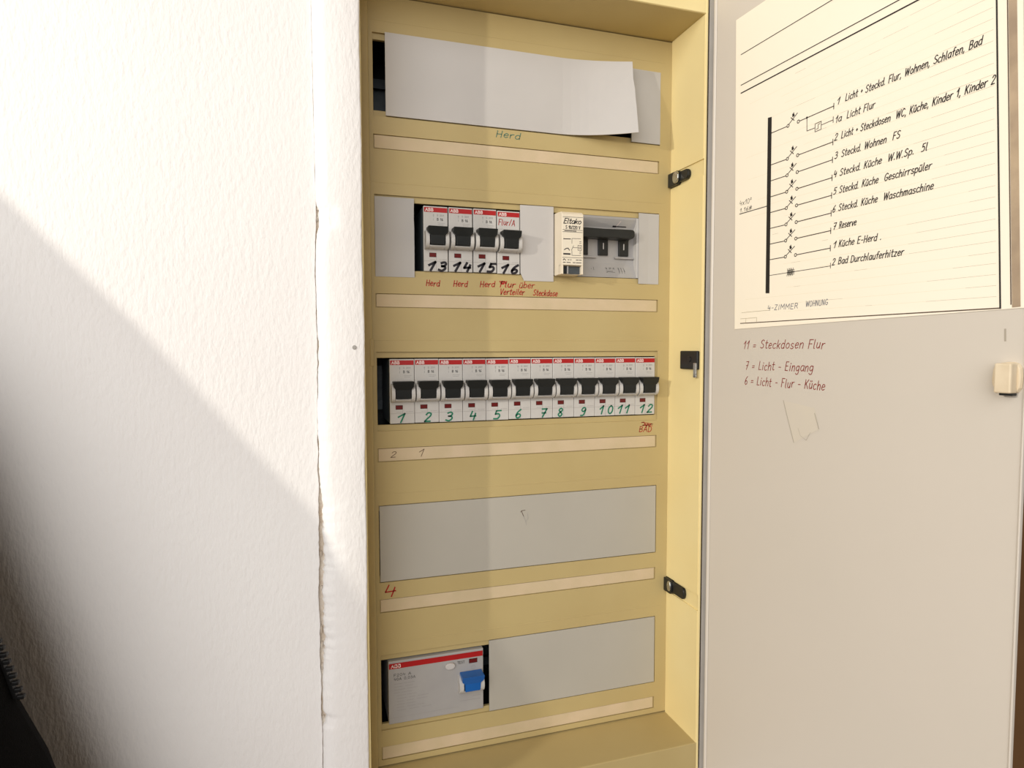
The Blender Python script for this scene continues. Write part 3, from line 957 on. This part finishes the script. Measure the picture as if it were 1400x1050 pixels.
r_ = random.Random(9)
faint, dark = [], []
k = 0
z = 52.9
while z < 198:
    fl = draw('ruled_line', [[(r_.uniform(34, 120), z), (rl(z) - 2, z)]], 'rule_paper', sheet, PS, .1, .05)
    a = r_.uniform(150, 186)
    draw('darker_stretch', [[(a, z), (rl(z) - 1.6, z)]], 'rule_paper_dark', fl, PS, .13, .06)
    if r_.random() < .6:
        b = r_.uniform(60, 140)
        draw('darker_stretch', [[(b, z), (b + r_.uniform(4, 14), z)]], 'rule_paper_dark', fl, PS, .13, .06)
    z += 4.98
draw('frame_line', [[(29.2, 228.1), (193, 228.3)]], 'ink_paper', sheet, PS, .5)
draw('frame_line', [[(29.6, 207.7), (191, 208.0)]], 'ink_paper', sheet, PS, .55)
draw('frame_line', [[(29.8, 202.4), (191, 203.0)]], 'ink_paper', sheet, PS, .8)
draw('frame_line', [[(rl(253), 252.5), (rl(48), 47.6)]], 'ink_paper', sheet, PS, .75)
draw('frame_line', [[(rl(253) + 4.4, 252.5), (rl(49) + 4.4, 49)]], 'copy_line', sheet, PS, .45)
draw('copy_shadow_band', [[(rl(253) + 6.5, 252), (rl(49) + 6.5, 49)]], 'copy_band', sheet, PS, 3.4, .1)
draw('bottom_line', [[(32.9, 46.9), (60, 47.0), (110, 47.3), (197.4, 47.6)]], 'copy_line', sheet, PS, .55)
draw('bottom_line', [[(33, 50.0), (48, 50.2)], [(34, 54.2), (60, 54.5)], [(48, 47), (48.2, 50)], [(38, 47), (38.2, 50)]], 'rule_paper_dark', sheet, PS, .25)
m = MB()
m.add([PS.p(54.8, 177.9, .12), PS.p(55.7, 65.6, .12), PS.p(59.0, 65.4, .12), PS.p(58.1, 177.5, .12)], [(0, 1, 2, 3)])
m.build('bus_bar', 'ink_paper', sheet)
draw('feed_line', [[(30.4, 121.4), (55.6, 121.7)]], 'ink_paper', sheet, PS, .5)
write('printed_text', '4x10²', 'ink_paper', sheet, PS, 30.2, 127.0, 3.2, 11.0, .28, .1, .05, 80)
write('printed_text', '1.16#', 'ink_paper', sheet, PS, 30.4, 122.4, 2.6, 11.0, .3, .1, .05, 81)
BZ = [167.5, 147.4, 137.3, 127.2, 117.2, 107.1, 97.1, 87.1]
for i, z in enumerate(BZ):
    ls = [[(58.1, z - .2), (70.9, z - .1)], circle_pts(71.8, z, .9, 12), circle_pts(79.9, z, .9, 12), [(80.9, z), (105.5, z + .5)], [(105.5, z - 1.2), (105.5, z + 2.0)],
          [(72.4, z + .7), (79.0, z + 5.4)], [(74.0, z + 4.2), (76.6, z + 1.8)], [(76.0, z + 4.4), (76.1, z + 6.6)]]
    o = draw('branch_symbol', ls, 'ink_paper', sheet, PS, .46)
    m = MB()
    m.add([PS.p(75.2, z + 4.0, .13), PS.p(77.0, z + 4.6, .13), PS.p(76.2, z + 6.6, .13), PS.p(75.0, z + 6.0, .13)], [(0, 1, 2, 3)])
    m.build('switch_flag', 'ink_paper', o)
draw('branch_symbol', [[(59.1, 76.8), (105.9, 77.3)], [(105.9, 76.0), (105.9, 79.0)]] + [[(73.6, 75.6 + .9 * i), (79.2, 75.7 + .9 * i)] for i in range(4)] +
     [[(73.4 + 1.5 * i, 74.8), (75.4 + 1.5 * i, 79.4)] for i in range(3)] + [[(75.2 + 1.4 * i, 74.8), (73.6 + 1.4 * i, 79.4)] for i in range(3)], 'ink_paper', sheet, PS, .33)
draw('branch_symbol', [[(86.4, 167.6), (86.6, 159.8), (92.6, 159.8)], [(92.6, 157.4), (97.0, 157.6), (97.0, 162.2), (92.6, 162.0), (92.6, 157.4)], [(97.0, 160.0), (105.3, 160.3)], [(105.3, 158.8), (105.3, 162)],
                      [(93.6, 158.6), (94.8, 158.8), (94.8, 161.0), (96.0, 161.2)]], 'ink_paper', sheet, PS, .36)
m = MB()
m.add([PS.p(a, b, .14) for a, b in circle_pts(86.4, 167.7, .7, 10)[:-1]], [tuple(range(10))])
m.build('node_dot', 'ink_paper', sheet)
TX = [('1', 107.6, 168.0, 0, 'Licht + Steckd. Flur, Wohnen, Schlafen, Bad', 113.4, 186.8), ('1a', 106.9, 158.1, 4.2, 'Licht Flur', 114.6, 132.8),
      ('2', 106.7, 148.2, 0, 'Licht + Steckdosen  WC, Küche, Kinder 1, Kinder 2', 111.3, 193.0), ('3', 107, 137.8, 0, 'Steckd. Wohnen  FS', 111.6, 147.8),
      ('4', 106.8, 127.5, 0, 'Steckd. Küche  W.W.Sp.  5l', 110.9, 162.6), ('5', 106.8, 117.8, 0, 'Steckd. Küche  Geschirrspüler', 110.8, 165), ('6', 106.5, 107.8, 0, 'Steckd. Küche  Waschmaschine', 110.6, 166.3),
      ('7', 107.2, 97.9, 0, 'Reserve', 111.4, 123.4), ('1', 107.4, 87.4, 0, 'Küche E-Herd .', 111.4, 139), ('2', 107.2, 77.6, 0, 'Bad Durchlauferhitzer', 111.3, 151.8)]
for i, (n_, nx, z, nw, s, x0, x1) in enumerate(TX):
    write('printed_text', n_, 'ink_paper', sheet, PS, nx - .3, z, 3.6, nw or 1.9, .48, .2, .02, 90 + i)
    write('printed_text', s, 'ink_paper', sheet, PS, x0 - .3, z, 3.7, x1 - x0 - .9, .47, .22, .03, 110 + i, .13)
write('printed_text', '4-ZIMMER', 'ink_blue', sheet, PS, 57.6, 54.3, 3.2, 25, .3, .1, .05, 130)
write('printed_text', 'WOHNUNG', 'ink_blue', sheet, PS, 88.6, 55.0, 3.3, 16, .3, .1, .05, 131)

# ================================================================== the black jacket hanging on the wall at the left
jk = thing('jacket', 'black jacket hanging on the white wall with its zip edge showing', 'jacket', (-520, -60, -600))
SECT = [
    (262, [(-560, -46), (-566, -60), (-590, -70), (-630, -72), (-668, -66), (-690, -54), (-694, -46)]),
    (240, [(-500, -46), (-508, -78), (-545, -108), (-610, -118), (-680, -98), (-712, -64), (-718, -46)]),
    (154, [(-446, -46), (-452, -100), (-499, -160), (-580, -186), (-680, -158), (-738, -92), (-744, -46)]),
    (100, [(-392, -46), (-392, -100), (-458, -164), (-560, -204), (-680, -172), (-746, -98), (-752, -46)]),
    (57, [(-400, -46), (-368, -100), (-425, -166), (-540, -218), (-675, -186), (-750, -104), (-756, -46)]),
    (10, [(-390, -46), (-338, -100), (-388, -168), (-530, -236), (-670, -200), (-752, -110), (-758, -46)]),
    (-50, [(-380, -46), (-322, -100), (-366, -176), (-530, -252), (-668, -214), (-754, -118), (-760, -46)]),
    (-112, [(-360, -46), (-303, -100), (-350, -184), (-530, -262), (-666, -222), (-754, -122), (-760, -46)]),
    (-140, [(-355, -46), (-296, -100), (-345, -186), (-530, -266), (-666, -226), (-756, -124), (-760, -46)]),
    (-170, [(-345, -46), (-284, -100), (-338, -190), (-530, -270), (-666, -230), (-756, -126), (-762, -46)]),
    (-250, [(-325, -46), (-262, -102), (-326, -196), (-530, -276), (-668, -234), (-760, -128), (-766, -46)]),
    (-420, [(-300, -46), (-250, -104), (-320, -200), (-530, -280), (-670, -236), (-764, -130), (-770, -46)]),
    (-640, [(-300, -46), (-248, -104), (-320, -198), (-530, -276), (-670, -232), (-764, -130), (-770, -46)]),
]
rows = [[(x, y, z) for x, y in cr(p, 6)] for z, p in SECT]
m = MB()
m.grid(rows)
m.add(rows[0], [tuple(range(len(rows[0])))])
m.add(rows[-1], [tuple(range(len(rows[-1])))])
body = m.build('jacket_body', 'cloth', jk, 0, True)
EDGE = [(-338, 10), (-322, -50), (-303, -112), (-296, -136)]
path = cr(EDGE, 20)
acc, last, nxt = 0, path[0], 0
tape = MB()
tape.grid([[(x - 4, -101.5, z), (x + .6, -101.5, z)] for x, z in path])
tape.grid([[(x + .6, -98.5, z), (x - 4, -98.5, z)] for x, z in path])
tape.grid([[(x + .6, -101.5, z), (x + .6, -98.5, z)] for x, z in path])
tape = tape.build('zip_tape', 'zip', jk)
tooth = None
for i in range(1, len(path)):
    seg = math.dist(path[i], path[i - 1])
    acc += seg
    while acc >= nxt:
        t = 1 - (acc - nxt) / seg if seg else 0
        x = path[i - 1][0] + (path[i][0] - path[i - 1][0]) * t
        z = path[i - 1][1] + (path[i][1] - path[i - 1][1]) * t
        if tooth is None:
            tooth = MB().box(x + .2, x + 3.4, -101.4, -98.6, z - 1.05, z + 1.05).build('zip_tooth', 'zip', tape, .5)
            tx, tz = x, z
        else:
            c = tooth.copy()
            COL.objects.link(c)
            c.parent = tape
            c.location = Vector(((x - tx) * .001, 0, (z - tz) * .001))
        nxt += 3.7
